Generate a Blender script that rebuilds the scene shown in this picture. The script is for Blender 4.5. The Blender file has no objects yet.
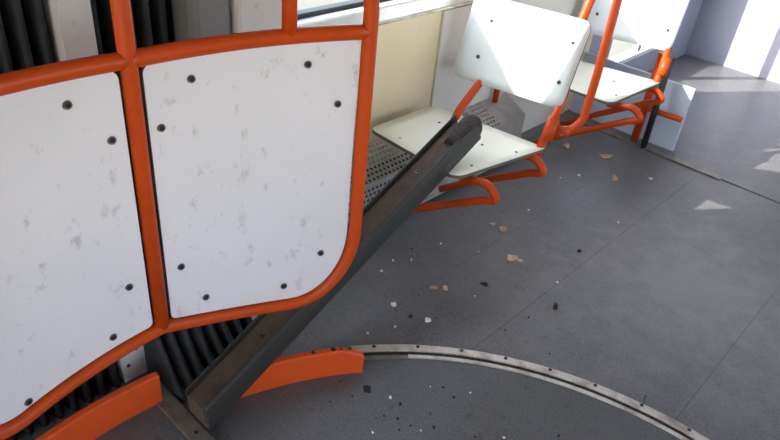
import bpy, bmesh, math, random
from mathutils import Vector, Matrix

# ---------------------------------------------------------------- camera, world, sun
scene = bpy.context.scene
COL = scene.collection
cam_data = bpy.data.cameras.new('camera')
cam = bpy.data.objects.new('camera', cam_data)
COL.objects.link(cam)
cam_data.sensor_width = 36.0
cam_data.lens = 666.0 / 780.0 * 36.0
cam_data.shift_x = 9.0 / 780.0
cam_data.clip_start = 0.02
cam_data.clip_end = 500
rot = Matrix(((0.7139, -0.4384, 0.5461), (0.6947, 0.3488, -0.6295), (0.0855, 0.8282, 0.5537)))
cam.matrix_world = Matrix.Translation((0, 0, 1.55)) @ rot.to_quaternion().to_matrix().to_4x4()
scene.camera = cam

world = bpy.data.worlds.new('sky')
scene.world = world
world.use_nodes = True
wn = world.node_tree
bg = wn.nodes['Background']
sky = wn.nodes.new('ShaderNodeTexSky')
sky.sky_type = 'NISHITA'
sky.sun_disc = False
sky.sun_elevation = math.radians(32)
sky.sun_rotation = math.radians(216)
sky.air_density = 1.0
sky.dust_density = 1.0
sky.ozone_density = 1.0
mixw = wn.nodes.new('ShaderNodeMix')
mixw.data_type = 'RGBA'
mixw.inputs['Factor'].default_value = 0.75
mixw.inputs[7].default_value = (0.75, 0.66, 0.62, 1)      # thin bright cloud veil
wn.links.new(sky.outputs['Color'], mixw.inputs[6])
wn.links.new(mixw.outputs[2], bg.inputs['Color'])
bg.inputs['Strength'].default_value = 3.1

SUN_DIR = Vector((1.0, 1.52, -0.90)).normalized()
sun_data = bpy.data.lights.new('sun', 'SUN')
sun_data.energy = 11.0
sun_data.angle = math.radians(0.55)
sun_data.color = (1.0, 0.95, 0.87)
sun = bpy.data.objects.new('sun', sun_data)
COL.objects.link(sun)
sun.rotation_euler = SUN_DIR.to_track_quat('-Z', 'Y').to_euler()
sun.location = (-6, -6, 8)

vs = scene.view_settings
vs.view_transform = 'Standard'
vs.look = 'None'
vs.exposure = 0.66
vs.gamma = 1.0
vs.use_curve_mapping = False

rnd = random.Random(7)
PI = math.pi

# ---------------------------------------------------------------- materials
def srgb(r, g, b):
    def f(c):
        c /= 255.0
        return c / 12.92 if c <= 0.04045 else ((c + 0.055) / 1.055) ** 2.4
    return (f(r), f(g), f(b), 1.0)

def nd(t, kind, **kw):
    n = t.nodes.new(kind)
    for k, v in kw.items():
        setattr(n, k, v)
    return n

def material(name, col, rough=0.5, metal=0.0, noise=None, bump=None, spec=0.5, coat=0.0):
    """noise: list of (scale, lo, hi, colour, amount[, detail]) layers mixed on the base colour."""
    m = bpy.data.materials.new(name)
    m.use_nodes = True
    t = m.node_tree
    b = t.nodes['Principled BSDF']
    b.inputs['Roughness'].default_value = rough
    b.inputs['Metallic'].default_value = metal
    b.inputs['Specular IOR Level'].default_value = spec
    b.inputs['Coat Weight'].default_value = coat
    b.inputs['Base Color'].default_value = col
    tc = nd(t, 'ShaderNodeTexCoord')
    last = None
    for lay in (noise or []):
        scale, lo, hi, c2, amt = lay[:5]
        detail = lay[5] if len(lay) > 5 else 5.0
        stretch = lay[6] if len(lay) > 6 else (1, 1, 1)
        mp = nd(t, 'ShaderNodeMapping')
        mp.inputs['Scale'].default_value = stretch
        mp.inputs['Location'].default_value = (rnd.uniform(-5, 5), rnd.uniform(-5, 5), rnd.uniform(-5, 5))
        t.links.new(tc.outputs['Object'], mp.inputs['Vector'])
        nz = nd(t, 'ShaderNodeTexNoise')
        nz.inputs['Scale'].default_value = scale
        nz.inputs['Detail'].default_value = detail
        nz.inputs['Roughness'].default_value = 0.62
        t.links.new(mp.outputs['Vector'], nz.inputs['Vector'])
        mr = nd(t, 'ShaderNodeMapRange')
        mr.inputs[1].default_value = lo
        mr.inputs[2].default_value = hi
        mr.inputs[3].default_value = 0.0
        mr.inputs[4].default_value = amt
        t.links.new(nz.outputs['Fac'], mr.inputs[0])
        mx = nd(t, 'ShaderNodeMix', data_type='RGBA')
        t.links.new(mr.outputs[0], mx.inputs['Factor'])
        if last is None:
            mx.inputs[6].default_value = col
        else:
            t.links.new(last, mx.inputs[6])
        mx.inputs[7].default_value = c2
        last = mx.outputs[2]
    if last is not None:
        t.links.new(last, b.inputs['Base Color'])
    if bump:
        nz = nd(t, 'ShaderNodeTexNoise')
        nz.inputs['Scale'].default_value = bump[0]
        nz.inputs['Detail'].default_value = 4
        t.links.new(tc.outputs['Object'], nz.inputs['Vector'])
        bp = nd(t, 'ShaderNodeBump')
        bp.inputs['Strength'].default_value = bump[1]
        bp.inputs['Distance'].default_value = bump[2]
        t.links.new(nz.outputs['Fac'], bp.inputs['Height'])
        t.links.new(bp.outputs['Normal'], b.inputs['Normal'])
    return m

def glass_material(name, tint=(0.93, 0.96, 0.95, 1)):
    m = bpy.data.materials.new(name)
    m.use_nodes = True
    t = m.node_tree
    t.nodes.clear()
    out = nd(t, 'ShaderNodeOutputMaterial')
    tr = nd(t, 'ShaderNodeBsdfTransparent')
    tr.inputs['Color'].default_value = tint
    gl = nd(t, 'ShaderNodeBsdfGlossy')
    gl.inputs['Roughness'].default_value = 0.02
    mx = nd(t, 'ShaderNodeMixShader')
    mx.inputs[0].default_value = 0.06
    t.links.new(tr.outputs[0], mx.inputs[1])
    t.links.new(gl.outputs[0], mx.inputs[2])
    t.links.new(mx.outputs[0], out.inputs['Surface'])
    return m

M = {}
M['orange'] = material('orange_enamel', srgb(188, 66, 10), 0.42, spec=0.3,
    noise=[(9, 0.45, 0.75, srgb(168, 56, 10), 0.55), (60, 0.66, 0.75, srgb(120, 50, 30), 0.5)])
M['orange_plate'] = material('orange_worn_enamel', srgb(214, 80, 26), 0.5,
    noise=[(14, 0.5, 0.8, srgb(190, 72, 30), 0.5), (70, 0.64, 0.74, srgb(90, 45, 28), 0.6)])
M['white_board'] = material('white_laminate', srgb(224, 214, 222), 0.36,
    noise=[(2.2, 0.35, 0.75, srgb(206, 200, 204), 0.6),
           (26, 0.60, 0.72, srgb(150, 146, 144), 0.6, 8, (1, 1, 0.7)),
           (75, 0.66, 0.74, srgb(130, 128, 126), 0.45, 6)])
M['skylit_board'] = material('skylit_white_laminate', srgb(214, 219, 221), 0.36,  # backrest white with bluish sky-lit shade mixed into its colour
    noise=[(3.0, 0.35, 0.75, srgb(202, 207, 210), 0.6), (40, 0.64, 0.74, srgb(160, 162, 162), 0.45, 7)])
M['cream_board'] = material('cream_laminate', srgb(232, 230, 214), 0.34,
    noise=[(4, 0.4, 0.75, srgb(216, 214, 198), 0.5), (40, 0.66, 0.74, srgb(165, 160, 145), 0.45, 7)])
M['board_edge'] = material('dark_board_edge', srgb(96, 88, 76), 0.7)
M['lino'] = material('grey_linoleum', srgb(103, 101, 103), 0.40, spec=0.45,
    noise=[(1.6, 0.35, 0.7, srgb(87, 86, 90), 0.8, 6), (5.5, 0.48, 0.75, srgb(122, 120, 118), 0.38, 8),
           (210, 0.50, 0.68, srgb(146, 142, 140), 0.5, 3), (46, 0.58, 0.72, srgb(66, 64, 62), 0.55, 8), (9, 0.5, 0.8, srgb(120, 112, 106), 0.4, 10)],
    bump=(160, 0.12, 0.002))
def dust_sheen_patch(m, centre, radius, col, amt):
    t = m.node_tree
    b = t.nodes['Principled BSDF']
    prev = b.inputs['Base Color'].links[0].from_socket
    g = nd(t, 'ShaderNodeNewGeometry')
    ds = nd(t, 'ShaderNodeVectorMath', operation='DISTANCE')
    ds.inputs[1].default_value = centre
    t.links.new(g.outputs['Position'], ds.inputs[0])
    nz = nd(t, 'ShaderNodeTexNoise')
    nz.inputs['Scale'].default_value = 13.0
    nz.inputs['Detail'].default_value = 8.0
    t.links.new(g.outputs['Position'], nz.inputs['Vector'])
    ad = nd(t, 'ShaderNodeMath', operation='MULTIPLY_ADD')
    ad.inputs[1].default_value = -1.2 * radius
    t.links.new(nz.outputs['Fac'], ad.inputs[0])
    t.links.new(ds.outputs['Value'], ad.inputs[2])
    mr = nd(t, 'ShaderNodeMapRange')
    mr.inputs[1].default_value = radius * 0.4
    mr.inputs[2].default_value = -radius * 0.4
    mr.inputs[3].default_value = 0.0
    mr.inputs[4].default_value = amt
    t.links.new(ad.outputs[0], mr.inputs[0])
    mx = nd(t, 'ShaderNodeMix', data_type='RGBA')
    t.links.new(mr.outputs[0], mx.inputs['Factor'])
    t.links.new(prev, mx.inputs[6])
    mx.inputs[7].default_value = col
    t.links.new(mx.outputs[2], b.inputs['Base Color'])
dust_sheen_patch(M['lino'], (-0.42, 2.36, 0), 0.62, srgb(146, 143, 141), 0.5)      # pale aisle dust with the far window's reflection painted into the floor colour
M['lino_dark'] = material('dark_grey_linoleum', srgb(88, 88, 91), 0.42, spec=0.45,
    noise=[(2.5, 0.35, 0.7, srgb(70, 68, 68), 0.8, 6), (200, 0.50, 0.68, srgb(134, 130, 128), 0.45, 3),
           (34, 0.58, 0.72, srgb(52, 48, 46), 0.6, 8)],
    bump=(160, 0.12, 0.002))
M['alu'] = material('worn_aluminium', srgb(214, 206, 198), 0.42, 0.6,
    noise=[(20, 0.45, 0.7, srgb(150, 128, 110), 0.85, 8), (90, 0.62, 0.74, srgb(90, 78, 68), 0.6, 5)])
M['alu_sheet'] = material('dull_aluminium_sheet', srgb(186, 184, 180), 0.42, 0.6,
    noise=[(12, 0.45, 0.7, srgb(150, 147, 142), 0.6, 6)])
M['alu_dark'] = material('dirty_aluminium', srgb(142, 132, 124), 0.5, 0.6,
    noise=[(24, 0.42, 0.7, srgb(92, 84, 78), 0.7, 8)])
M['silver'] = material('bright_silver_trim', srgb(224, 224, 222), 0.3, 0.35)
M['beige'] = material('beige_wall_laminate', srgb(226, 208, 172), 0.5,
    noise=[(2.0, 0.35, 0.75, srgb(210, 192, 162), 0.6), (30, 0.62, 0.75, srgb(190, 176, 150), 0.35, 6)])
M['pinkish'] = material('pale_grey_wall_laminate', srgb(216, 208, 200), 0.5,
    noise=[(3.0, 0.35, 0.75, srgb(204, 196, 188), 0.6)])
M['pillar'] = material('off_white_pillar_paint', srgb(206, 194, 192), 0.5,
    noise=[(2.5, 0.4, 0.75, srgb(184, 172, 170), 0.7), (28, 0.62, 0.72, srgb(140, 132, 130), 0.4, 7)])
M['pillar_grey'] = material('grey_pillar_paint', srgb(112, 105, 103), 0.55,
    noise=[(6, 0.4, 0.75, srgb(90, 84, 82), 0.7, 6, (1, 1, 0.2))])
M['ceiling'] = material('ceiling_laminate', srgb(226, 222, 214), 0.6,
    noise=[(3, 0.4, 0.75, srgb(214, 210, 202), 0.5)])
M['rubber'] = material('black_rubber', srgb(24, 24, 26), 0.55, noise=[(8, 0.45, 0.8, srgb(40, 38, 38), 0.6)])
M['bellows'] = material('black_bellows_cloth', srgb(19, 19, 22), 0.7, noise=[(14, 0.45, 0.75, srgb(42, 40, 40), 0.6)])
M['blue_panel'] = material('pale_blue_grey_laminate', srgb(190, 198, 216), 0.45,
    noise=[(5, 0.4, 0.75, srgb(172, 178, 194), 0.6)])
M['door_paint'] = material('lavender_grey_paint', srgb(150, 148, 166), 0.5,
    noise=[(5, 0.4, 0.75, srgb(134, 132, 150), 0.6)])
M['screw'] = material('dull_steel_screw', srgb(120, 116, 110), 0.4, 0.85,
    noise=[(80, 0.45, 0.7, srgb(80, 74, 68), 0.6)])
M['socket'] = material('dark_screw_socket', srgb(26, 25, 24), 0.7)
M['steel_side'] = material('grimy_dark_steel', srgb(58, 55, 54), 0.5, 0.2,
    noise=[(10, 0.4, 0.7, srgb(48, 45, 44), 0.8, 7), (60, 0.6, 0.74, srgb(96, 84, 76), 0.4, 6)],
    bump=(60, 0.25, 0.004))
M['rust'] = material('brown_rust', srgb(84, 66, 52), 0.8, 0.0,
    noise=[(12, 0.4, 0.7, srgb(52, 40, 32), 0.85, 8), (45, 0.58, 0.72, srgb(124, 98, 74), 0.5, 8)],
    bump=(70, 0.5, 0.006))
M['crust'] = material('dark_crusted_grime', srgb(58, 50, 44), 0.9, 0.0,
    noise=[(40, 0.45, 0.7, srgb(30, 27, 25), 0.8, 8)], bump=(90, 0.8, 0.008))
M['tan'] = material('dry_leaf_tan', srgb(196, 160, 128), 0.8, noise=[(60, 0.4, 0.7, srgb(150, 112, 84), 0.6)])
M['pink_tan'] = material('torn_paper_pink_tan', srgb(214, 176, 150), 0.8, noise=[(60, 0.4, 0.7, srgb(176, 130, 104), 0.6)])
M['chip_white'] = material('white_chip', srgb(226, 228, 228), 0.6, noise=[(90, 0.4, 0.7, srgb(200, 200, 198), 0.5)])
M['crumb'] = material('dark_grit', srgb(36, 33, 31), 0.9, noise=[(90, 0.4, 0.7, srgb(56, 48, 42), 0.5)])
M['asphalt'] = material('street_asphalt', srgb(92, 88, 78), 0.9, noise=[(3, 0.4, 0.7, srgb(104, 100, 90), 0.6)])
M['glass'] = glass_material('window_glass')

# ---------------------------------------------------------------- mesh helpers
def obj(name, bm, mats, parent=None, smooth=False, bevel=None, loc=None):
    if not isinstance(mats, (list, tuple)):
        mats = [mats]
    bmesh.ops.recalc_face_normals(bm, faces=bm.faces[:])
    me = bpy.data.meshes.new(name)
    bm.to_mesh(me)
    bm.free()
    for m in mats:
        me.materials.append(M[m])
    if smooth:
        for p in me.polygons:
            p.use_smooth = True
    o = bpy.data.objects.new(name, me)
    COL.objects.link(o)
    if parent is not None:
        o.parent = parent
    if loc is not None:
        o.location = loc
    if bevel:
        md = o.modifiers.new('bevel', 'BEVEL')
        md.width = bevel
        md.segments = 2
        md.limit_method = 'ANGLE'
        md.angle_limit = math.radians(50)
    return o

def tag(o, label, cat, group=None):
    o['label'] = label
    o['category'] = cat
    if group:
        o['group'] = group
    return o

def struct(o, label=None):
    o['kind'] = 'structure'
    if label:
        o['label'] = label
    return o

def thing(name, label, cat, loc=(0, 0, 0), rz=0.0, group=None):
    o = bpy.data.objects.new(name, None)
    o.empty_display_size = 0.1
    COL.objects.link(o)
    o.location = loc
    o.rotation_euler = (0, 0, rz)
    return tag(o, label, cat, group)

def box(bm, x0, x1, y0, y1, z0, z1, mi=0):
    vs_ = [bm.verts.new(p) for p in ((x0, y0, z0), (x1, y0, z0), (x1, y1, z0), (x0, y1, z0),
                                     (x0, y0, z1), (x1, y0, z1), (x1, y1, z1), (x0, y1, z1))]
    for f in ((0, 3, 2, 1), (4, 5, 6, 7), (0, 1, 5, 4), (1, 2, 6, 5), (2, 3, 7, 6), (3, 0, 4, 7)):
        bm.faces.new([vs_[i] for i in f]).material_index = mi
    return bm

def boxes(*lst):
    bm = bmesh.new()
    for b in lst:
        box(bm, *b)
    return bm

def prism(bm, pts, z0, z1, mi=0):
    a = [bm.verts.new((x, y, z0)) for x, y in pts]
    b = [bm.verts.new((x, y, z1)) for x, y in pts]
    n = len(pts)
    bm.faces.new(a[::-1]).material_index = mi
    bm.faces.new(b).material_index = mi
    for i in range(n):
        bm.faces.new((a[i], a[(i + 1) % n], b[(i + 1) % n], b[i])).material_index = mi
    return bm

def fillet(pts, r, seg=7):
    """round the corners of a polyline"""
    pts = [Vector(p) for p in pts]
    out = [pts[0]]
    for i in range(1, len(pts) - 1):
        a, b, c = pts[i - 1], pts[i], pts[i + 1]
        u = (a - b)
        v = (c - b)
        lu, lv = u.length, v.length
        u.normalize()
        v.normalize()
        ang = u.angle(v)
        if ang > math.radians(176):
            out.append(b)
            continue
        rr = r[i - 1] if isinstance(r, (list, tuple)) else r
        d = min(rr / math.tan(ang / 2), lu * 0.49, lv * 0.49)
        p0, p1 = b + u * d, b + v * d
        for k in range(seg + 1):
            t = k / seg
            out.append((p0 * (1 - t) + b * t) * (1 - t) + (b * (1 - t) + p1 * t) * t)
    out.append(pts[-1])
    return out

def tube(bm, pts, r, seg=14, hollow=0.0, mi=0):
    pts = [Vector(p) for p in pts]
    n = len(pts)
    tang = []
    for i in range(n):
        a = pts[max(i - 1, 0)]
        b = pts[min(i + 1, n - 1)]
        tang.append((b - a).normalized())
    ref = Vector((0, 0, 1)) if abs(tang[0].z) < 0.9 else Vector((1, 0, 0))
    nrm = (ref - tang[0] * ref.dot(tang[0])).normalized()
    rings = []
    for i in range(n):
        if i:
            q = tang[i - 1].rotation_difference(tang[i])
            nrm = (q @ nrm)
            nrm = (nrm - tang[i] * nrm.dot(tang[i])).normalized()
        bn = tang[i].cross(nrm)
        rings.append([bm.verts.new(pts[i] + (nrm * math.cos(2 * PI * k / seg) + bn * math.sin(2 * PI * k / seg)) * r) for k in range(seg)])
    for i in range(n - 1):
        for k in range(seg):
            f = bm.faces.new((rings[i][k], rings[i][(k + 1) % seg], rings[i + 1][(k + 1) % seg], rings[i + 1][k]))
            f.smooth = True
            f.material_index = mi
    for ring, t, sgn in ((rings[0], tang[0], 1), (rings[-1], tang[-1], -1)):
        if hollow:
            c = sum((v.co for v in ring), Vector()) / seg
            inner = [bm.verts.new(c + (v.co - c) * 0.72) for v in ring]
            deep = [bm.verts.new(c + (v.co - c) * 0.72 + t * sgn * hollow) for v in ring]
            for k in range(seg):
                bm.faces.new((ring[k], ring[(k + 1) % seg], inner[(k + 1) % seg], inner[k]))
                bm.faces.new((inner[k], inner[(k + 1) % seg], deep[(k + 1) % seg], deep[k])).material_index = 1
            bm.faces.new(deep).material_index = 1
        else:
            bm.faces.new(ring).material_index = mi
    return bm

def tubes(*specs, **kw):
    bm = bmesh.new()
    for pts, r in specs:
        tube(bm, pts, r, **kw)
    return bm

def tube_obj(name, pts, r, mats='orange', parent=None, **kw):
    bm = bmesh.new()
    tube(bm, pts, r, **kw)
    return obj(name, bm, mats, parent)

def disc_bolt(r=0.011, h=0.004):
    """countersunk screw: pale dished washer and dark socket, axis +Z"""
    bm = bmesh.new()
    seg = 14
    prof = ((r, 0.0), (r * 0.92, h), (r * 0.62, h * 0.8), (r * 0.5, h * 0.2))
    rings = [[bm.verts.new((rr * math.cos(2 * PI * k / seg), rr * math.sin(2 * PI * k / seg), z)) for k in range(seg)] for rr, z in prof]
    for i in range(len(rings) - 1):
        for k in range(seg):
            f = bm.faces.new((rings[i][k], rings[i][(k + 1) % seg], rings[i + 1][(k + 1) % seg], rings[i + 1][k]))
            f.material_index = 0 if i < 2 else 1
    bm.faces.new(rings[-1]).material_index = 1
    bm.faces.new(rings[0][::-1])
    return bm

_bolts = {}
def bolt(parent, loc, normal, r=0.011, h=0.004, name='screw'):
    key = (r, h)
    o = None
    if key not in _bolts:
        o = obj(name, disc_bolt(r, h), ['screw', 'socket'], parent)
        _bolts[key] = o.data
    else:
        o = bpy.data.objects.new(name, _bolts[key])
        COL.objects.link(o)
        o.parent = parent
    o.location = loc
    o.rotation_euler = Vector(normal).to_track_quat('Z', 'Y').to_euler()
    return o

# turntable centre: everything of the joint is concentric with it
CX, CY = -0.05, 0.45
def cyl(a_deg, r, z):
    a = math.radians(180 - a_deg)
    return Vector((CX + r * math.cos(a), CY + r * math.sin(a), z))

def arc_band(bm, r0, r1, a0, a1, z0, z1, n=48, mi=0):
    rows = []
    for i in range(n + 1):
        a = a0 + (a1 - a0) * i / n
        rows.append([bm.verts.new(cyl(a, r0, z0)), bm.verts.new(cyl(a, r1, z0)), bm.verts.new(cyl(a, r1, z1)), bm.verts.new(cyl(a, r0, z1))])
    for i in range(n):
        for k in range(4):
            f = bm.faces.new((rows[i][k], rows[i][(k + 1) % 4], rows[i + 1][(k + 1) % 4], rows[i + 1][k]))
            f.material_index = mi
    bm.faces.new(rows[0])
    bm.faces.new(rows[-1][::-1])
    return bm

WX = -1.65          # inner face of the left wall
RX = 1.55           # inner face of the right wall
CEIL = 2.25
SILL = 0.86
HEAD = 1.85

# ---------------------------------------------------------------- the setting
street = struct(obj('ground', boxes((-60, 60, -60, 60, -1.0, -0.95)), 'asphalt'), 'pale street surface outside the windows')

# floor slab, with the sheets of linoleum laid on it as pieces
floor = struct(obj('floor', boxes((WX - 0.05, RX + 0.05, -3.0, 5.2, -0.06, -0.006)), 'lino_dark'), 'grey linoleum floor laid in long sheets')
ring_r = 1.211
def sheet(x0, x1, y0, y1):
    """floor sheet outside the ring, trimmed to the circle"""
    bm = bmesh.new()
    n = 26
    g = 0.0005
    x0 += g
    x1 -= g
    xs = [x0 + (x1 - x0) * i / n for i in range(n + 1)]
    lo = []
    for x in xs:
        d = ring_r ** 2 - (x - CX) ** 2
        yy = y0 if d <= 0 else max(y0, CY + math.sqrt(d))
        lo.append(yy)
    a = [bm.verts.new((x, y, 0)) for x, y in zip(xs, lo)]
    b = [bm.verts.new((x, y1 - g, 0)) for x in xs]
    a2 = [bm.verts.new((x, y, -0.006)) for x, y in zip(xs, lo)]
    b2 = [bm.verts.new((x, y1 - g, -0.006)) for x in xs]
    for i in range(n):
        bm.faces.new((a[i], a[i + 1], b[i + 1], b[i]))
        bm.faces.new((a2[i], b2[i], b2[i + 1], a2[i + 1]))
        bm.faces.new((a[i], a2[i], a2[i + 1], a[i + 1]))
        bm.faces.new((b[i], b[i + 1], b2[i + 1], b2[i]))
    bm.faces.new((a[0], b[0], b2[0], a2[0]))
    bm.faces.new((a[-1], a2[-1], b2[-1], b[-1]))
    return bm
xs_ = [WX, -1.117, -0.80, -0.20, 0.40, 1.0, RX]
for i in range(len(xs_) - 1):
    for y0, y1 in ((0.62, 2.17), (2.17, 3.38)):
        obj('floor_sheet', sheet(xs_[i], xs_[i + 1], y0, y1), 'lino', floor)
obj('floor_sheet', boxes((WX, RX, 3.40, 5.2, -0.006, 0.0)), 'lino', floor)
# turntable disc
bm = bmesh.new()
n = 96
prism(bm, [(CX + 1.182 * math.cos(2 * PI * k / n), CY + 1.182 * math.sin(2 * PI * k / n)) for k in range(n)], -0.006, -0.001)
obj('turntable_disc', bm, 'lino_dark', floor)
# corners of the joint floor beside the disc
obj('floor_sheet', boxes((WX, RX, -3.0, -0.8, -0.006, 0.0)), 'lino', floor)
# slightly raised bridging plate, edged with a worn strip
plate = struct(obj('floor_plate', boxes((-1.36, -0.45, -0.55, 0.565, -0.001, 0.012)), 'lino_dark', bevel=0.002), 'raised grey bridging plate beside the articulation')
strip = obj('edge_strip', boxes((-1.37, -0.45, 0.565, 0.618, -0.001, 0.017)), 'alu_dark', plate, bevel=0.004)
for x in (-1.10, -0.86, -0.62):
    bolt(plate, (x, 0.592, 0.0172), (0, 0, 1), 0.008, 0.003)

# left wall, beyond the articulation
def wall_run(bm, x0, x1, y0, y1, win):
    """wall from y0..y1 with window openings given as (ya, yb)"""
    box(bm, x0, x1, y0, y1, -0.06, SILL)
    box(bm, x0, x1, y0, y1, HEAD, CEIL)
    y = y0
    for a, b in win:
        if a > y:
            box(bm, x0, x1, y, a, SILL, HEAD)
        y = b
    if y < y1:
        box(bm, x0, x1, y, y1, SILL, HEAD)
    return bm
struct(obj('wall_left', wall_run(bmesh.new(), WX - 0.06, WX, 1.36, 3.55, [(1.375, 3.30)]), 'beige'), 'beige laminate side wall under the window')
# tapered corner from portal pillar to the wall
bm = bmesh.new()
prism(bm, [(-1.40, 1.135), (WX, 1.36), (WX - 0.06, 1.36), (WX - 0.06, 1.20), (-1.46, 1.02), (-1.40, 1.02)], -0.06, CEIL)
struct(obj('wall_corner', bm, 'pillar'), 'tapered off-white corner between pillar and side wall')
# portal pillar: grey reveal and off-white face
struct(obj('trim_1', boxes((-1.50, -1.345, 0.945, 1.125, 0.0, CEIL)), 'pillar', bevel=0.012), 'off-white portal pillar behind the curved partition')
struct(obj('trim_2', boxes((-1.50, -1.36, 0.83, 0.943, 0.55, CEIL)), 'pillar_grey', bevel=0.02), 'grey reveal of the portal pillar')
# pilaster on the side wall and wall seams
struct(obj('trim_3', boxes((WX - 0.0005, WX + 0.012, 2.145, 3.42, 0.0, 0.79)), 'pinkish', bevel=0.004), 'pale grey wall panel behind the seats')

# window sill trim: silver rail, black gasket
sillo = obj('trim_4', boxes((WX - 0.02, WX + 0.022, 1.36, 3.42, 0.800, 0.868)), 'silver', bevel=0.010)
struct(sillo, 'bright silver sill rail running under the window')
obj('lip', tubes(([(WX + 0.024, 1.36, 0.806), (WX + 0.024, 3.42, 0.806)], 0.006)), 'alu', sillo)

def window(name, y0, y1, x, side, z0=SILL, z1=HEAD, label=None):
    w = struct(obj(name, boxes((x - 0.02, x + 0.02, y0, y1, z0, z0 + 0.022), (x - 0.02, x + 0.02, y0, y1, z1 - 0.03, z1),
                               (x - 0.02, x + 0.02, y0, y0 + 0.03, z0 + 0.022, z1 - 0.03), (x - 0.02, x + 0.02, y1 - 0.03, y1, z0 + 0.022, z1 - 0.03)), 'rubber', bevel=0.004), label)
    obj('pane', boxes((x - 0.004, x + 0.004, y0 + 0.02, y1 - 0.02, z0 + 0.014, z1 - 0.02)), 'glass', w)
    return w
window('window_1', 1.375, 3.30, WX - 0.035, -1, label='side window above the silver sill rail')

# folding door further along the left wall with a low glass
door = obj('door_1', boxes((WX - 0.05, WX - 0.01, 3.55, 3.86, -0.06, 2.05), (WX - 0.05, WX - 0.01, 4.75, 5.2, -0.06, 2.05),
                           (WX - 0.05, WX - 0.01, 3.86, 4.75, -0.06, 0.17), (WX - 0.05, WX - 0.01, 3.86, 4.75, 1.95, 2.05),
                           (WX - 0.05, WX - 0.01, 4.28, 4.32, 0.17, 1.95)), 'door_paint', bevel=0.004)
struct(door, 'lavender grey folding door with low glass beyond the seats')
obj('pane', boxes((WX - 0.033, WX - 0.027, 3.86, 4.75, 0.17, 1.95)), 'glass', door)
obj('glazing_bead', boxes((WX - 0.012, WX + 0.008, 3.80, 4.80, 0.165, 0.195)), 'silver', door, bevel=0.003)
struct(obj('wall_left_upper', boxes((WX - 0.06, WX, 3.55, 5.2, 2.05, CEIL)), 'beige'))
struct(obj('wall_front', boxes((WX - 0.05, RX + 0.05, 5.2, 5.26, -0.06, CEIL)), 'door_paint'))

# remaining shell (behind and to the right of the photographer)
struct(obj('wall_left_rear', wall_run(bmesh.new(), WX - 0.06, WX, -3.0, -0.46, [(-2.7, -0.6)]), 'beige'))
window('window_2', -2.7, -0.6, WX - 0.035, -1, label='side window of the rear section')
struct(obj('wall_right', wall_run(bmesh.new(), RX, RX + 0.06, 1.30, 5.2, [(1.42, 3.2), (3.35, 5.1)]), 'beige'))
window('window_3', 1.42, 3.2, RX + 0.035, 1, label='window opposite the seats')
window('window_4', 3.35, 5.1, RX + 0.035, 1, label='window opposite the door')
struct(obj('wall_right_rear', wall_run(bmesh.new(), RX, RX + 0.06, -3.0, -0.40, [(-2.7, -0.6)]), 'beige'))
window('window_5', -2.7, -0.6, RX + 0.035, 1, label='right-hand window of the rear section')
struct(obj('wall_back', boxes((WX - 0.05, RX + 0.05, -3.06, -3.0, -0.06, SILL), (WX - 0.05, RX + 0.05, -3.06, -3.0, HEAD, CEIL)), 'beige'))
window_back = struct(obj('window_6', boxes((-0.03, 0.03, -3.05, -3.01, SILL, HEAD)), 'rubber'))
obj('pane', boxes((WX, RX, -3.034, -3.028, SILL, HEAD)), 'glass', window_back)
struct(obj('ceiling', boxes((WX - 0.06, RX + 0.06, -3.06, 5.26, CEIL, CEIL + 0.05)), 'ceiling'))

# ---------------------------------------------------------------- bellows of the articulation (left and right)
def bellows(sign, label, y0, y1, folds, name='bellows', tuck=0.20):
    root = thing(name, label, 'bellows', (sign * 1.4, (y0 + y1) / 2, 0))
    def prof(z):
        return 1.44 - tuck * max(0.0, (0.42 - z) / 0.42) ** 1.7
    pitch = (y1 - y0) / folds
    zs = [-0.03, 0.07, 0.13, 0.2, 0.28, 0.36, 0.45, 0.8, 1.3, 1.8, CEIL - 0.005]
    for i in range(folds):
        bm = bmesh.new()
        rows = []
        m_ = 7
        for k in range(m_ + 1):
            t = k / m_
            y = y0 + (i + t) * pitch
            dep = 0.055 * (math.sin(PI * t) ** 0.7 if 0 < t < 1 else 0)
            rows.append([bm.verts.new((sign * (prof(z) + 0.045 - dep - (1.4 if False else 0)) - sign * 1.4, y - (y0 + y1) / 2, z)) for z in zs])
        for k in range(m_):
            for j in range(len(zs) - 1):
                f = bm.faces.new((rows[k][j], rows[k + 1][j], rows[k + 1][j + 1], rows[k][j + 1]))
                f.smooth = True
        for cond, row in ((i == 0, rows[0]), (i == folds - 1, rows[-1])):
            if cond:                            # side gusset closing the tucked-in foot
                outer = [bm.verts.new((-sign * 1.4 + sign * 1.487, v.co.y, v.co.z)) for v in row]
                for j in range(len(zs) - 1):
                    bm.faces.new((row[j], row[j + 1], outer[j + 1], outer[j]))
        obj('fold', bm, 'bellows', root)
    return root
bellows(-1, 'black pleated articulation bellows between hoop and off-white pillar', 0.615, 0.945, 8)
bellows(-1, 'black pleated articulation bellows left of the pale hoop', -0.46, 0.545, 24, tuck=0.03)
bellows(1, 'black pleated bellows on the far right side of the joint', -0.40, 1.30, 26)
hoop = thing('bellows_hoop', 'pale metal hoop strip with rivets standing between the black bellows', 'hoop', (-1.4, 0.58, 0))
hs = obj('hoop_strip', boxes((-0.09, 0.0, -0.035, 0.035, 0.0, CEIL - 0.004)), 'pillar', hoop)
for i in range(14):
    bolt(hoop, (0.0, 0.012 if i % 2 else -0.018, 0.06 + i * 0.05), (1, 0, 0), 0.006, 0.002, 'rivet')

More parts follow.
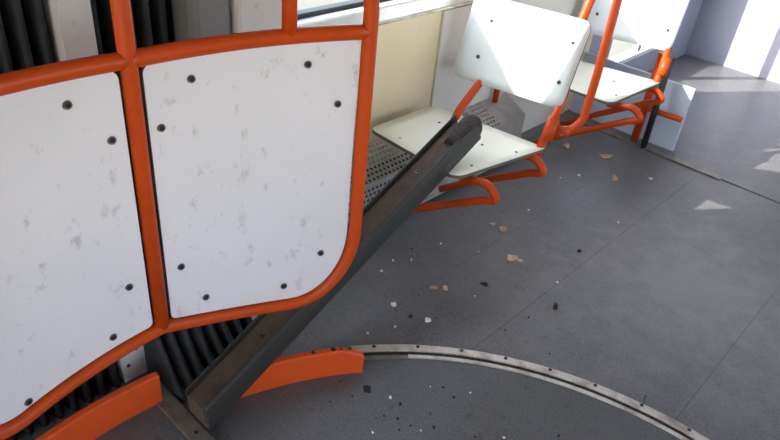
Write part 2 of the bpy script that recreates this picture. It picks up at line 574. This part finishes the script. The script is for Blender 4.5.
# ---------------------------------------------------------------- curved partition of orange tube with white boards
PR = 1.03           # radius of the partition
TR = 0.0165         # tube radius
part = thing('curved_partition', 'curved orange tube partition with white boards beside the articulation', 'partition', (CX, CY, 0))
def loc_(v):
    return Vector((v.x - CX, v.y - CY, v.z))
A_MID, A_R = 4.1, 31.0
A_L = 2 * A_MID - A_R
def zbot(a):
    d = abs(a - A_MID)
    t = min(1.0, d / 18.3)
    if a < A_MID:
        return 0.466 - 0.028 * t
    return 0.466 - 0.058 * t * (1.6 - 0.6 * t)
def ztopf(a):
    return 1.098 + 0.013 * abs(a - A_MID) / 27.0
def arc(a0, a1, zf, n=28):
    return [loc_(cyl(a0 + (a1 - a0) * i / n, PR, zf(a0 + (a1 - a0) * i / n))) for i in range(n + 1)]
# outer tube: handle loop, side, rounded corner, sagging bottom rail, other corner and side
def corner(sgn, n=12):
    """rounded lower corner in (angle, z), from the side down to the bottom rail"""
    a_edge = A_R if sgn > 0 else A_L
    out = []
    rad_a = 8.6
    rad_z = 0.21
    for i in range(n + 1):
        t = (PI / 2) * i / n
        a = a_edge - sgn * rad_a * (1 - math.cos(t))
        zc = zbot(a_edge - sgn * rad_a) + rad_z
        z = zc - rad_z * math.sin(t)
        out.append(loc_(cyl(a, PR, z)))
    return out
path = []
top_loop = [(A_R - 9.6, 1.27), (A_R - 5, 1.27), (A_R - 2.6, 1.262), (A_R - 1.0, 1.235), (A_R - 0.25, 1.20), (A_R, 1.15), (A_R, 0.9), (A_R, 0.75)]
path += [loc_(cyl(a, PR, z)) for a, z in top_loop]
path += corner(1)
path += arc(A_R - 9.4, A_L + 9.4, zbot, 40)
path += corner(-1)[::-1]
path += [loc_(cyl(A_L, PR, z)) for z in (0.75, 0.9, 1.15, 1.20)]
path += [loc_(cyl(A_L + (A_R - a), PR, z)) for a, z in top_loop[:4][::-1]]
tube_obj('outer_tube', path, TR, 'orange', part)
tube_obj('top_rail', arc(A_R - 0.3, A_MID, ztopf, 20), TR * 0.98, 'orange', part)
tube_obj('top_rail', arc(A_MID, A_L + 0.3, ztopf, 20), TR * 0.98, 'orange', part)
tube_obj('middle_pole', [loc_(cyl(A_MID, PR, zbot(A_MID))), loc_(cyl(A_MID, PR, 1.1)), loc_(cyl(A_MID, PR, CEIL))], TR, 'orange', part)
for a in (21.6, 2 * A_MID - 21.6):
    tube_obj('short_post', [loc_(cyl(a, PR, 1.10)), loc_(cyl(a, PR, 1.27))], TR * 0.92, 'orange', part)

def curved_board(a0, a1, side):
    """white board inside the frame; side=+1: big rounded corner at a1, -1: at a0"""
    bm = bmesh.new()
    n = 60
    th = 0.010
    s = PR * math.radians(1)           # metres per degree
    rows = []
    for i in range(n + 1):
        # denser near both ends
        u = 0.5 - 0.5 * math.cos(PI * i / n)
        a = a0 + (a1 - a0) * u
        d0 = (a - a0) * s
        d1 = (a1 - a) * s
        big, small = (d1, d0) if side > 0 else (d0, d1)
        zlo = zbot(a) + 0.021
        ra, rz = (8.6 - 1.15) * s, 0.189           # follows the bent tube round the lower corner
        if big < ra:
            zc = zbot(a1 - 7.45 if side > 0 else a0 + 7.45) + 0.021 + rz
            zlo = max(zlo, zc - rz * math.sqrt(max(0.0, 1 - ((ra - big) / ra) ** 2)))
        r2 = 0.012
        if small < r2:
            zlo += r2 - math.sqrt(max(0, r2 ** 2 - (r2 - small) ** 2))
        ztop = ztopf(a) - 0.013
        zhi = ztop
        r3 = 0.018
        for d in (d0, d1):
            if d < r3:
                zhi = ztop - (r3 - math.sqrt(max(0, r3 ** 2 - (r3 - d) ** 2)))
        rows.append([bm.verts.new(loc_(cyl(a, PR - 0.004, zlo))), bm.verts.new(loc_(cyl(a, PR - 0.004, zhi))),
                     bm.verts.new(loc_(cyl(a, PR - 0.004 + th, zhi))), bm.verts.new(loc_(cyl(a, PR - 0.004 + th, zlo)))])
    for i in range(n):
        for k in range(4):
            f = bm.faces.new((rows[i][k], rows[i][(k + 1) % 4], rows[i + 1][(k + 1) % 4], rows[i + 1][k]))
            f.material_index = 0 if k in (0, 2) else 1
    bm.faces.new(rows[0]).material_index = 1
    bm.faces.new(rows[-1][::-1]).material_index = 1
    return bm
BOLTS = [(10.38, 1.044), (23.75, 1.047), (6.64, 0.957), (27.58, 0.955), (7.26, 0.617), (26.27, 0.558), (10.13, 0.507), (21.06, 0.474)]
for side in (1, -1):
    if side > 0:
        b = obj('board', curved_board(A_MID + 1.25, A_R - 1.15, 1), ['white_board', 'board_edge'], part)
    else:
        b = obj('board', curved_board(A_L + 1.15, A_MID - 1.25, -1), ['white_board', 'board_edge'], part)
    for a, z in BOLTS:
        aa = a if side > 0 else 2 * A_MID - 0.3 - a
        p = loc_(cyl(aa, PR - 0.0042, z))
        c = Vector((-p.x, -p.y, 0)).normalized()
        bolt(b, p, c, 0.0085, 0.003)

# ---------------------------------------------------------------- orange kick plates round the joint
def kick(label, r, a0, a1, z0, z1, taper=0.0):
    root = thing('kick_plate', label, 'kick plate', cyl((a0 + a1) / 2, r, z0), group='orange kick plates of the joint')
    o0 = root.location
    bm = bmesh.new()
    n = 24
    rows = []
    for i in range(n + 1):
        t = i / n
        a = a0 + (a1 - a0) * t
        zt = z1 - taper * max(0, (t - 0.84) / 0.16) ** 1.2
        out_ = 0.0
        rows.append([bm.verts.new(cyl(a, r, z0) - o0), bm.verts.new(cyl(a, r, zt) - o0), bm.verts.new(cyl(a, r + 0.006, zt + 0.004) - o0),
                     bm.verts.new(cyl(a, r + 0.022, zt + 0.004) - o0), bm.verts.new(cyl(a, r + 0.022, zt) - o0),
                     bm.verts.new(cyl(a, r + 0.008, zt - 0.004) - o0), bm.verts.new(cyl(a, r + 0.008, z0) - o0)])
    m_ = len(rows[0])
    for i in range(n):
        for k in range(m_):
            bm.faces.new((rows[i][k], rows[i][(k + 1) % m_], rows[i + 1][(k + 1) % m_], rows[i + 1][k]))
    bm.faces.new(rows[0])
    bm.faces.new(rows[-1][::-1])
    obj('plate', bm, 'orange_plate', root)
    return root
kp = kick('long curved orange kick plate running under the rusty beam to the ring', 1.125, 13.0, 35.4, 0.0, 0.094, 0.03)
kick('short orange kick plate on the bridging plate under the left white board', 1.215, -22, 6.3, 0.012, 0.112)
for i, (a, r_) in enumerate(((27.5, 0.008), (30.6, 0.009), (31.8, 0.006), (33.2, 0.007))):
    o = obj('sealant_lump', prism(bmesh.new(), [(r_ * math.cos(k * 1.05 + i), r_ * 0.7 * math.sin(k * 1.05 + i)) for k in range(6)], 0.0, 0.005), 'crust', kp, bevel=0.001)
    o.location = cyl(a, 1.139, 0.0975 - (0.004 if a > 31 else 0)) - kp.location
# ---------------------------------------------------------------- turntable ring on the floor
ring = thing('turntable_ring', 'worn aluminium ring strip curving across the grey floor', 'ring strip', (CX, CY, 0))
def lb(r0, r1, a0, a1, z0, z1, n=90):
    bm = arc_band(bmesh.new(), r0, r1, a0, a1, z0, z1, n)
    for v in bm.verts:
        v.co.x -= CX
        v.co.y -= CY
    return bm
obj('outer_strip', lb(1.211, 1.239, 34, 215, -0.004, 0.006), 'alu', ring, bevel=0.002)
obj('inner_strip', lb(1.182, 1.195, 43, 215, -0.004, 0.005), 'alu', ring, bevel=0.002)
obj('gap_seal', lb(1.195, 1.211, 34, 215, -0.006, -0.001), 'rubber', ring)
def ang_of(x, y):
    return 180 - math.degrees(math.atan2(y - CY, x - CX))
for i in range(24):
    a = 37.9 + i * 6.75
    p = cyl(a, 1.229, 0.006)
    bolt(ring, loc_(p), (0, 0, 1), 0.0065, 0.002)
obj('lifted_tab', lb(1.177, 1.192, 34.8, 43, -0.004, 0.003, 14), 'alu_dark', ring)

# ---------------------------------------------------------------- perforated heater cover along the wall
heater = thing('heater_cover', 'perforated aluminium heater cover along the wall under the seats', 'heater cover', (-1.5, 2.0, 0))
def perforated(p0, u, v, nu, nv, cell, r, border=0.0):
    """plate spanned by unit vectors u, v from p0, with real staggered holes"""
    bm = bmesh.new()
    p0, u, v = Vector(p0), Vector(u).normalized(), Vector(v).normalized()
    def pt(a, b):
        return bm.verts.new(p0 + u * a + v * b)
    for j in range(nv):
        off = cell / 2 if j % 2 else 0.0
        b0 = j * cell
        if off:
            bm.faces.new((pt(0, b0), pt(off, b0), pt(off, b0 + cell), pt(0, b0 + cell)))
            e = nu * cell
            bm.faces.new((pt(e - off, b0), pt(e, b0), pt(e, b0 + cell), pt(e - off, b0 + cell)))
        for i in range(nu - (1 if off else 0)):
            a0 = off + i * cell
            cx, cy = a0 + cell / 2, b0 + cell / 2
            hole = [pt(cx + r * math.cos(2 * PI * k / 8 + PI / 8), cy + r * math.sin(2 * PI * k / 8 + PI / 8)) for k in range(8)]
            c = [pt(a0 + cell, b0 + cell), pt(a0, b0 + cell), pt(a0, b0), pt(a0 + cell, b0)]
            # hole verts: k=0 at 22.5deg ... ; corners at 45,135,225,315
            for q in range(4):
                h0, h1 = hole[2 * q], hole[2 * q + 1]
                h2 = hole[(2 * q + 2) % 8]
                bm.faces.new((c[q], h1, h0))
                bm.faces.new((c[q], c[(q + 1) % 4], h2, h1))
    return bm
hy0, hy1 = -0.72, 0.72
cell = 0.0225
nu = int((hy1 - hy0) / cell)
# in local coordinates x=0 is world -1.5
obj('perforated_top', perforated((0.0, hy0, 0.235), (0, 1, 0), (-0.15, 0, 0.075), nu - 9, 7, cell, 0.0068), 'alu_sheet', heater)
obj('perforated_front', perforated((0.0, hy0, 0.235 - 4 * cell - 0.02), (0, 1, 0), (0, 0, 1), nu - 26, 4, cell, 0.0068), 'alu_sheet', heater)
obj('front_sheet', boxes((-0.003, 0.0, hy0, hy1, 0.03, 0.124), (-0.003, 0.0, hy0, hy1, 0.2145, 0.2345), (-0.003, 0.0, hy0 + (nu - 26) * cell, hy1, 0.1245, 0.214)), 'alu_sheet', heater)
bm = bmesh.new()
ye = hy0 + (nu - 9) * cell
bm.faces.new([bm.verts.new(p) for p in ((0.0, ye, 0.235), (0.0, hy1, 0.235), (-0.15, hy1, 0.31), (-0.15, ye, 0.31))])
obj('plain_top', bm, 'alu_sheet', heater)
obj('lower_lip', boxes((-0.003, 0.022, hy0, hy1, 0.028, 0.036)), 'alu_sheet', heater)
for y in (hy0 - 0.002, hy1):
    bm = bmesh.new()
    a = [bm.verts.new(p) for p in ((-0.15, y, 0.0), (0.0, y, 0.03), (0.0, y, 0.236), (-0.15, y, 0.311))]
    b = [bm.verts.new(p) for p in ((-0.15, y + 0.002, 0.0), (0.0, y + 0.002, 0.03), (0.0, y + 0.002, 0.236), (-0.15, y + 0.002, 0.311))]
    bm.faces.new(a)
    bm.faces.new(b[::-1])
    for i in range(4):
        bm.faces.new((a[i], a[(i + 1) % 4], b[(i + 1) % 4], b[i]))
    obj('end_cap', bm, 'alu_sheet', heater)
obj('dark_core', boxes((-0.145, -0.03, hy0 + 0.01, hy1 - 0.01, 0.0, 0.19)), 'rubber', heater)
for y in (hy0 + 0.1, 0.1, hy1 - 0.06):
    bolt(heater, (0.0, y, 0.09), (1, 0, 0), 0.008, 0.003)

# ---------------------------------------------------------------- seats
def rounded_poly(pts, radii, seg=6):
    out = []
    n = len(pts)
    for i in range(n):
        a, b, c = Vector(pts[i - 1]), Vector(pts[i]), Vector(pts[(i + 1) % n])
        u, v = (a - b).normalized(), (c - b).normalized()
        ang = u.angle(v)
        d = radii[i] / math.tan(ang / 2)
        p0, p1 = b + u * d, b + v * d
        for k in range(seg + 1):
            t = k / seg
            out.append((p0 * (1 - t) + b * t) * (1 - t) + (b * (1 - t) + p1 * t) * t)
    return out

def board_mesh(outline, th, f):
    """flat rounded outline (u,v) mapped by f(u,v,w) with thickness th; face material 0, edge material 1"""
    bm = bmesh.new()
    c = sum((Vector(p) for p in outline), Vector((0, 0))) / len(outline)
    levels = (1.0, 0.8, 0.55, 0.28)
    def side(w):
        rings = [[bm.verts.new(f(*(c + (Vector(p) - c) * l), w)) for p in outline] for l in levels]
        ctr = bm.verts.new(f(c.x, c.y, w))
        m_ = len(outline)
        for i in range(len(levels) - 1):
            for k in range(m_):
                q = bm.faces.new((rings[i][k], rings[i][(k + 1) % m_], rings[i + 1][(k + 1) % m_], rings[i + 1][k]))
                q.smooth = True
        for k in range(m_):
            q = bm.faces.new((rings[-1][k], rings[-1][(k + 1) % m_], ctr))
            q.smooth = True
        return rings[0]
    a, b = side(0.0), side(-th)
    for k in range(len(outline)):
        bm.faces.new((a[k], b[k], b[(k + 1) % len(outline)], a[(k + 1) % len(outline)])).material_index = 1
    return bm

# seat origin: floor under the pan's centre; local x across the tram, y towards the backrest
SO = Vector((-1.32, 1.90, 0))
def make_seat(name, label, loc, rz=0.0, pole=True):
    s = thing(name, label, 'seat', loc, rz, 'single white board seats by the wall')
    L = lambda x, y, z: Vector((x - SO.x, y - SO.y, z))
    outl = rounded_poly([(-1.575, 1.695), (-1.130, 1.672), (-1.052, 2.128), (-1.575, 2.075)], [0.035, 0.05, 0.02, 0.05])
    def fpan(u, v, w):
        d = 0.012 * (((u + 1.33) / 0.25) ** 2) * 0.6
        return L(u, v, 0.424 + w + d - 0.004)
    pan = obj('seat_pan', board_mesh(outl, 0.013, fpan), ['cream_board', 'board_edge'], s)
    for x, y in ((-1.453, 1.735), (-1.453, 1.966), (-1.108, 2.004), (-1.229, 1.954), (-1.150, 1.785)):
        d = 0.012 * (((x + 1.33) / 0.25) ** 2) * 0.6
        bolt(pan, L(x, y, 0.4205 + d), (0, 0, 1), 0.0058, 0.0015)
    # reclined backrest
    base = Vector((-1.318, 2.190, 0.546))
    yaw = math.radians(10)
    rt = Vector((math.cos(yaw), math.sin(yaw), 0))
    fw = Vector((-math.sin(yaw), math.cos(yaw), 0))
    up = (fw * 0.27 + Vector((0, 0, 0.963))).normalized()
    nrm = (fw * -0.963 + Vector((0, 0, 0.27))).normalized()
    hw, hh = 0.248, 0.335
    outl = rounded_poly([(-hw, 0), (hw - 0.012, 0), (hw, hh), (-hw + 0.012, hh)], [0.045, 0.045, 0.045, 0.045], 8)
    def fback(u, v, w):
        p = base + rt * u + up * v + nrm * (w - 0.009 * (1 - (u / hw) ** 2) * 0.6)
        return L(p.x, p.y, p.z)
    back = obj('backrest', board_mesh(outl, 0.012, fback), ['skylit_board', 'board_edge'], s)
    for u, v in ((-0.14, 0.245), (0.20, 0.245), (-0.155, 0.10), (0.195, 0.095)):
        bolt(back, fback(u, v, 0.0008), nrm, 0.0085, 0.003)
    # back tube arch: two posts joined above the backrest as a handle
    r = 0.0165
    dx = 0.0 if pole else -0.085
    def bp(u, v, off=-0.034):
        p = base + rt * u + up * v + nrm * off
        return L(p.x, p.y, p.z)
    pts = [L(-1.075, 2.10, 0.375), L(-1.078, 2.145, 0.47), bp(0.222, 0.03), bp(0.195, 0.33), bp(0.205, 0.45), bp(0.16, 0.52), bp(dx - 0.13, 0.52), bp(dx - 0.125, 0.40), bp(dx - 0.118, 0.03), L(dx - 1.432, 2.06, 0.46), L(dx - 1.44, 2.035, 0.40)]
    bm = tube(bmesh.new(), fillet(pts, [0.06, 0.05, 0.1, 0.06, 0.05, 0.05, 0.1, 0.06, 0.05]), r)
    obj('back_tube', bm, 'orange', s)
    if pole:
        bm = tube(bmesh.new(), fillet([L(-1.612, 2.60, 0.292), L(-1.608, 2.60, 0.42), bp(-0.14, 0.10)], 0.05), r * 0.9)
        obj('rear_strut', bm, 'orange', s)
    # two hairpin brackets: open end under the pan, U bend, sloping brace down to the wall foot
    for y, xe in ((1.755, -1.03), (2.065, -1.035)):
        pts = [L(xe - 0.115, y, 0.385), L(xe - 0.02, y, 0.405), L(xe + 0.035, y, 0.362), L(xe - 0.03, y, 0.335), L(xe - 0.30, y, 0.165), L(-1.466, y, 0.07)]
        bm = tube(bmesh.new(), fillet(pts, [0.04, 0.035, 0.04, 0.2]), 0.0155, hollow=0.03)
        obj('hairpin_bracket', bm, ['orange', 'socket'], s)
    # cross bar under the pan
    obj('cross_bar', tube(bmesh.new(), [L(-1.155, 1.74, 0.388), L(-1.155, 2.09, 0.388)], 0.013), 'orange', s)
    obj('cross_bar', tube(bmesh.new(), [L(-1.56, 1.74, 0.392), L(-1.10, 2.10, 0.388)], 0.012), 'orange', s)
    # clamp and grab pole
    obj('clamp', tubes(([L(-1.066, 2.13, 0.455), L(-1.072, 2.165, 0.535)], 0.023)), 'orange', s)
    if pole:
        pts = [L(-1.09, 2.16, 0.478), L(-1.03, 2.225, 0.475), L(-1.0, 2.26, 0.53), L(-1.0, 2.27, 0.70), L(-1.0, 2.27, CEIL)]
        obj('grab_pole', tube(bmesh.new(), fillet(pts, [0.08, 0.06, 0.1]), 0.0155), 'orange', s)
        cl = obj('collar', tubes(([L(-1.062, 2.195, 0.478), L(-1.030, 2.225, 0.478)], 0.021)), 'orange', s)
        bolt(cl, L(-1.04, 2.19, 0.478), (0.6, -0.8, 0), 0.008, 0.004)
    return s
make_seat('tram_seat', 'single white board seat with the rusty beam leaning on its front edge', SO)
make_seat('tram_seat', 'single white board seat behind the first, beside the pale screen', SO + Vector((-0.01, 1.07, 0.0)), math.radians(6), pole=False)

# ---------------------------------------------------------------- low draught screen behind the second seat
scr = thing('draught_screen', 'low pale blue screen with orange tube and black rubber behind the seats', 'screen', (-1.2, 3.45, 0))
obj('panel', boxes((-0.44, 0.20, 0.03, 0.045, 0.0, 0.36)), 'blue_panel', scr, bevel=0.004)
obj('post', tubes(([(0.0, -0.02, 0.0), (0.0, -0.02, 0.5)], 0.021)), 'orange', scr)
obj('rail', tubes((fillet([(0.0, -0.02, 0.2), (0.1, -0.02, 0.2), (0.20, -0.01, 0.2)], 0.05), 0.015)), 'orange', scr)
obj('foot_plate', boxes((-0.04, 0.04, -0.055, 0.015, 0.0, 0.006)), 'alu_dark', scr, bevel=0.001)
obj('rubber_edge', tubes(([(0.075, -0.065, 0.0), (0.06, -0.05, 0.5)], 0.016)), 'rubber', scr)
tr5 = struct(obj('trim_5', boxes((WX + 0.02, -0.70, 3.37, 3.415, 0.0, 0.008)), 'alu_dark', bevel=0.002), 'dull metal threshold strip at the end of the floor')

# ---------------------------------------------------------------- the rusty beam
P0 = Vector((-1.135, 0.622, 0.055))
P1 = Vector((-1.232, 1.845, 0.530))
ax = (P1 - P0).normalized()
to_cam = (Vector((0, 0, 1.55)) - (P0 + P1) / 2)
upv = Vector((-0.10, 0.0, 1.0))
upv = (upv - ax * upv.dot(ax)).normalized()
sidev = ax.cross(upv).normalized()          # points to the right (towards the aisle)
beam = thing('steel_beam', 'long rusty steel channel beam leaning from the floor onto the seat', 'beam', P0)
ln = (P1 - P0).length
def channel(bm, prof, l0, l1, mats):
    a = []
    for u, w in prof:
        q = sidev * u + upv * w
        if l0 == 0.0:
            q -= ax * (q.y / ax.y)          # sawn off square to the floor strip
        a.append(bm.verts.new(q + ax * l0))
    b = [bm.verts.new(ax * l1 + sidev * u + upv * w) for u, w in prof]
    n = len(prof)
    for i in range(n):
        bm.faces.new((a[i], a[(i + 1) % n], b[(i + 1) % n], b[i])).material_index = mats[i]
    bm.faces.new(a).material_index = 0
    bm.faces.new(b[::-1]).material_index = 0
    return bm
HWB, HH = 0.046, 0.042
# profile, counter-clockwise: wide U channel, thin left flange, thick right flange
obj('web', channel(bmesh.new(), [(-HWB, -HH), (HWB - 0.012, -HH), (HWB - 0.012, 0.020), (-HWB, 0.020)], 0.0, ln - 0.02, [0, 0, 0, 0]), 'rust', beam, bevel=0.003)
obj('side_flange', channel(bmesh.new(), [(HWB - 0.011, -HH), (HWB + 0.004, -HH), (HWB + 0.006, 0.0), (HWB + 0.004, 0.030), (HWB - 0.008, 0.036), (HWB - 0.011, 0.030)], 0.0, ln, [0] * 6), 'steel_side', beam, bevel=0.004)
obj('thin_flange', channel(bmesh.new(), [(-HWB - 0.007, -HH), (-HWB - 0.001, -HH), (-HWB - 0.001, 0.038), (-HWB - 0.007, 0.038)], 0.0, ln, [0] * 4), 'steel_side', beam, bevel=0.002)
# crusted rounded end
bm = bmesh.new()
seg = 12
rows = []
for i, (t, sc) in enumerate(((ln - 0.13, 0.80), (ln - 0.10, 0.95), (ln - 0.05, 1.0), (ln - 0.0, 1.0), (ln + 0.018, 0.9), (ln + 0.03, 0.6))):
    ring_ = []
    for k in range(seg):
        th = 2 * PI * k / seg
        u = 0.016 + 0.036 * math.copysign(abs(math.cos(th)) ** 0.7, math.cos(th)) * sc
        w = 0.004 + 0.044 * math.copysign(abs(math.sin(th)) ** 0.7, math.sin(th)) * sc
        j = 0.002
        ring_.append(bm.verts.new(ax * (t + rnd.uniform(-j, j)) + sidev * (u + rnd.uniform(-j, j)) + upv * (w + rnd.uniform(-j, j))))
    rows.append(ring_)
for i in range(len(rows) - 1):
    for k in range(seg):
        f = bm.faces.new((rows[i][k], rows[i][(k + 1) % seg], rows[i + 1][(k + 1) % seg], rows[i + 1][k]))
        f.smooth = True
bm.faces.new(rows[0])
bm.faces.new(rows[-1][::-1])
obj('crusted_end', bm, 'crust', beam)
for t, u in ((ln * 0.2, 0.0), (ln * 0.37, 0.008), (ln * 0.78, -0.006)):
    p = ax * t + sidev * u + upv * 0.0205
    bolt(beam, p, upv, 0.009, 0.003, 'rivet')

# ---------------------------------------------------------------- litter on the floor
def flake(r, th, seed, curl=0.0, elong=1.0):
    rr = random.Random(seed)
    bm = bmesh.new()
    n = 9
    a, b = [], []
    for k in range(n):
        t = 2 * PI * k / n
        q = r * rr.uniform(0.6, 1.15)
        x, y = q * math.cos(t) * elong, q * math.sin(t)
        z = curl * (x / (r * elong)) ** 2 * r + rr.uniform(0, 0.15) * th
        a.append(bm.verts.new((x, y, z)))
        b.append(bm.verts.new((x * 0.92, y * 0.92, z + th)))
    ca = bm.verts.new((0, 0, 0))
    cb = bm.verts.new((0, 0, th * 1.2))
    for k in range(n):
        k2 = (k + 1) % n
        bm.faces.new((a[k], a[k2], b[k2], b[k]))
        bm.faces.new((a[k2], a[k], ca))
        bm.faces.new((b[k], b[k2], cb))
    return bm
def litter(name, x, y, r, mat, label, cat, seed, th=0.004, curl=0.0, elong=1.0, rz=None, z=0.0, group=None):
    o = obj(name, flake(r, th, seed, curl, elong), mat, None, loc=(x, y, z))
    o.rotation_euler = (0, 0, rnd.uniform(0, 6) if rz is None else rz)
    tag(o, label, cat, group)
    return o
LITTER = [('paper_scrap', -1.0076, 1.9717, 0.0219, 'pink_tan', 'torn pinkish paper scrap, largest litter on the floor', 'paper scrap', 0.006, 0.4, 1.5, 0.6),
    ('paper_scrap', -0.9789, 1.986, 0.0119, 'pink_tan', 'small torn scrap touching the largest pinkish scrap', 'paper scrap', 0.004, 0.2, 1.3, 0.2),
    ('dry_leaf', -1.1508, 2.1151, 0.0169, 'tan', 'tan dry leaf lying beyond the largest paper scrap', 'leaf', 0.008, 0.5, 1.5, 0.9),
    ('dry_leaf', -1.205, 2.1132, 0.0107, 'tan', 'thin tan leaf fragment beside the tan dry leaf', 'leaf', 0.004, 0.3, 1.6, 0.9),
    ('dry_leaf', -1.0534, 2.9225, 0.0157, 'tan', 'curled tan leaf alone on open floor at far right', 'leaf', 0.01, 0.5, 1.5, 2.2),
    ('dry_leaf', -1.2076, 3.1069, 0.0198, 'tan', 'long tan leaf near the threshold strip', 'leaf', 0.008, 0.4, 1.9, 0.7),
    ('dry_leaf', -1.3973, 3.0367, 0.017, 'tan', "tan leaf under the first seat's grab pole", 'leaf', 0.012, 0.4, 1.4, 1.6),
    ('dry_leaf', -1.0599, 1.6209, 0.0111, 'pink_tan', 'pale tan leaf fragment beside a brown smear', 'leaf', 0.006, 0.3, 1.3, 2.2),
    ('dry_leaf', -1.0937, 1.5921, 0.0111, 'tan', 'thin brownish leaf sliver left of the pale fragment', 'leaf', 0.003, 0.1, 2.0, 0.6),
    ('plaster_chip', -1.1215, 1.4071, 0.0099, 'chip_white', 'white chip on the floor nearest the floor seam', 'chip', 0.008, 0, 1.1, None),
    ('plaster_chip', -0.9905, 1.4389, 0.0104, 'chip_white', 'white chip nearest the aluminium ring', 'chip', 0.008, 0, 1.2, None),
    ('dirt_clump', -0.7305, 1.8538, 0.0109, 'crumb', 'black dirt clump on open floor right of the seam', 'clump', 0.012, 0, 1.2, None),
    ('dirt_clump', -0.9802, 1.7552, 0.0097, 'crumb', 'flat black dirt clump below the largest paper scrap', 'clump', 0.006, 0, 1.5, None),
    ('dirt_clump', -1.0419, 1.4076, 0.0069, 'crumb', 'small black dirt clump between the two white chips', 'clump', 0.007, 0, 1.0, None),
    ('dirt_clump', -0.9099, 1.0656, 0.0122, 'crumb', 'flat dark dirt patch just below the kick plate end', 'clump', 0.003, 0, 1.6, None),
    ('dirt_clump', -0.8539, 2.239, 0.0082, 'crumb', 'small dark dirt clump near the pale patch of floor', 'clump', 0.006, 0, 1.2, None),
    ('rust_flake', -0.8474, 1.3323, 0.0071, 'pink_tan', 'rusty orange flake lying on the inner ring strip', 'flake', 0.004, 0, 1.6, 0.6)]
for i, (name, x, y, r, mat, label, cat, th, curl, elong, rz) in enumerate(LITTER):
    litter(name, x, y, r, mat, label, cat, 100 + i, th, curl, elong, rz)
CRUMBS = [(-0.7638, 1.7296, 0.0046),
    (-0.6144, 1.6316, 0.004),
    (-0.4141, 1.3589, 0.0052),
    (-0.8031, 1.0987, 0.0051),
    (-0.7106, 1.2408, 0.0049),
    (-0.7706, 1.0528, 0.005),
    (-0.6787, 1.1089, 0.0049),
    (-0.7287, 1.061, 0.004),
    (-0.8044, 1.0301, 0.0041),
    (-0.7408, 1.0264, 0.0043),
    (-1.3067, 1.71, 0.0056),
    (-0.9668, 1.679, 0.0037),
    (-0.7584, 1.2466, 0.004),
    (-0.7182, 1.1379, 0.0035),
    (-0.8146, 1.0079, 0.0029),
    (-0.9846, 1.023, 0.0049),
    (-0.9204, 1.0124, 0.0039),
    (-0.9471, 0.9478, 0.0036),
    (-0.979, 1.4737, 0.0035),
    (-0.5769, 1.1725, 0.004),
    (-1.1009, 1.394, 0.0039),
    (-0.7819, 1.6114, 0.0035)]
for i, (x, y, r) in enumerate(CRUMBS):
    litter('grit_crumb', x, y, r * 0.75, 'crumb', 'tiny dark grit crumb lying on the grey floor', 'crumb', 300 + i, r * 0.7, 0, 1.2, z=0.0, group='dark grit crumbs on the floor')
FLECKS = [(-1.1675, 2.3368, 0.0067),
    (-1.1885, 2.8142, 0.0084),
    (-0.8527, 2.5768, 0.0057),
    (-0.8029, 1.9853, 0.0061),
    (-1.2546, 1.8277, 0.0065),
    (-1.2835, 1.5139, 0.0068),
    (-1.3017, 1.5949, 0.0058),
    (-1.042, 1.3303, 0.0054),
    (-0.8389, 1.0928, 0.006),
    (-0.784, 0.9626, 0.0051),
    (-0.6965, 1.0706, 0.0043),
    (-0.5182, 1.2327, 0.0046),
    (-0.9633, 1.6744, 0.0048),
    (-0.7866, 1.2176, 0.0031),
    (-0.6883, 1.2928, 0.0037),
    (-0.9408, 3.0852, 0.0099),
    (-1.2356, 2.7161, 0.0058),
    (-1.2596, 1.6543, 0.0047),
    (-1.0796, 1.2365, 0.006),
    (-1.1221, 1.9048, 0.004)]
for i, (x, y, r) in enumerate(FLECKS):
    litter('pale_fleck', x, y, r * 0.8, 'chip_white', 'tiny pale fleck lying on the grey floor', 'fleck', 400 + i, r * 0.6, 0, 1.2, z=0.0, group='tiny pale flecks on the floor')
w0 = cyl(37.9 + 6 * 6.75, 1.229, 0.0)
wire = obj('wire_snippet', tube(bmesh.new(), fillet([(0, 0, 0.007), (0.003, 0.001, 0.018), (-0.002, 0.003, 0.034), (0.0, 0.004, 0.048)], 0.02), 0.0012, seg=6), 'crumb', None, loc=(w0.x, w0.y, 0.0))
tag(wire, 'thin dark wire sticking up from a screw of the ring', 'wire')
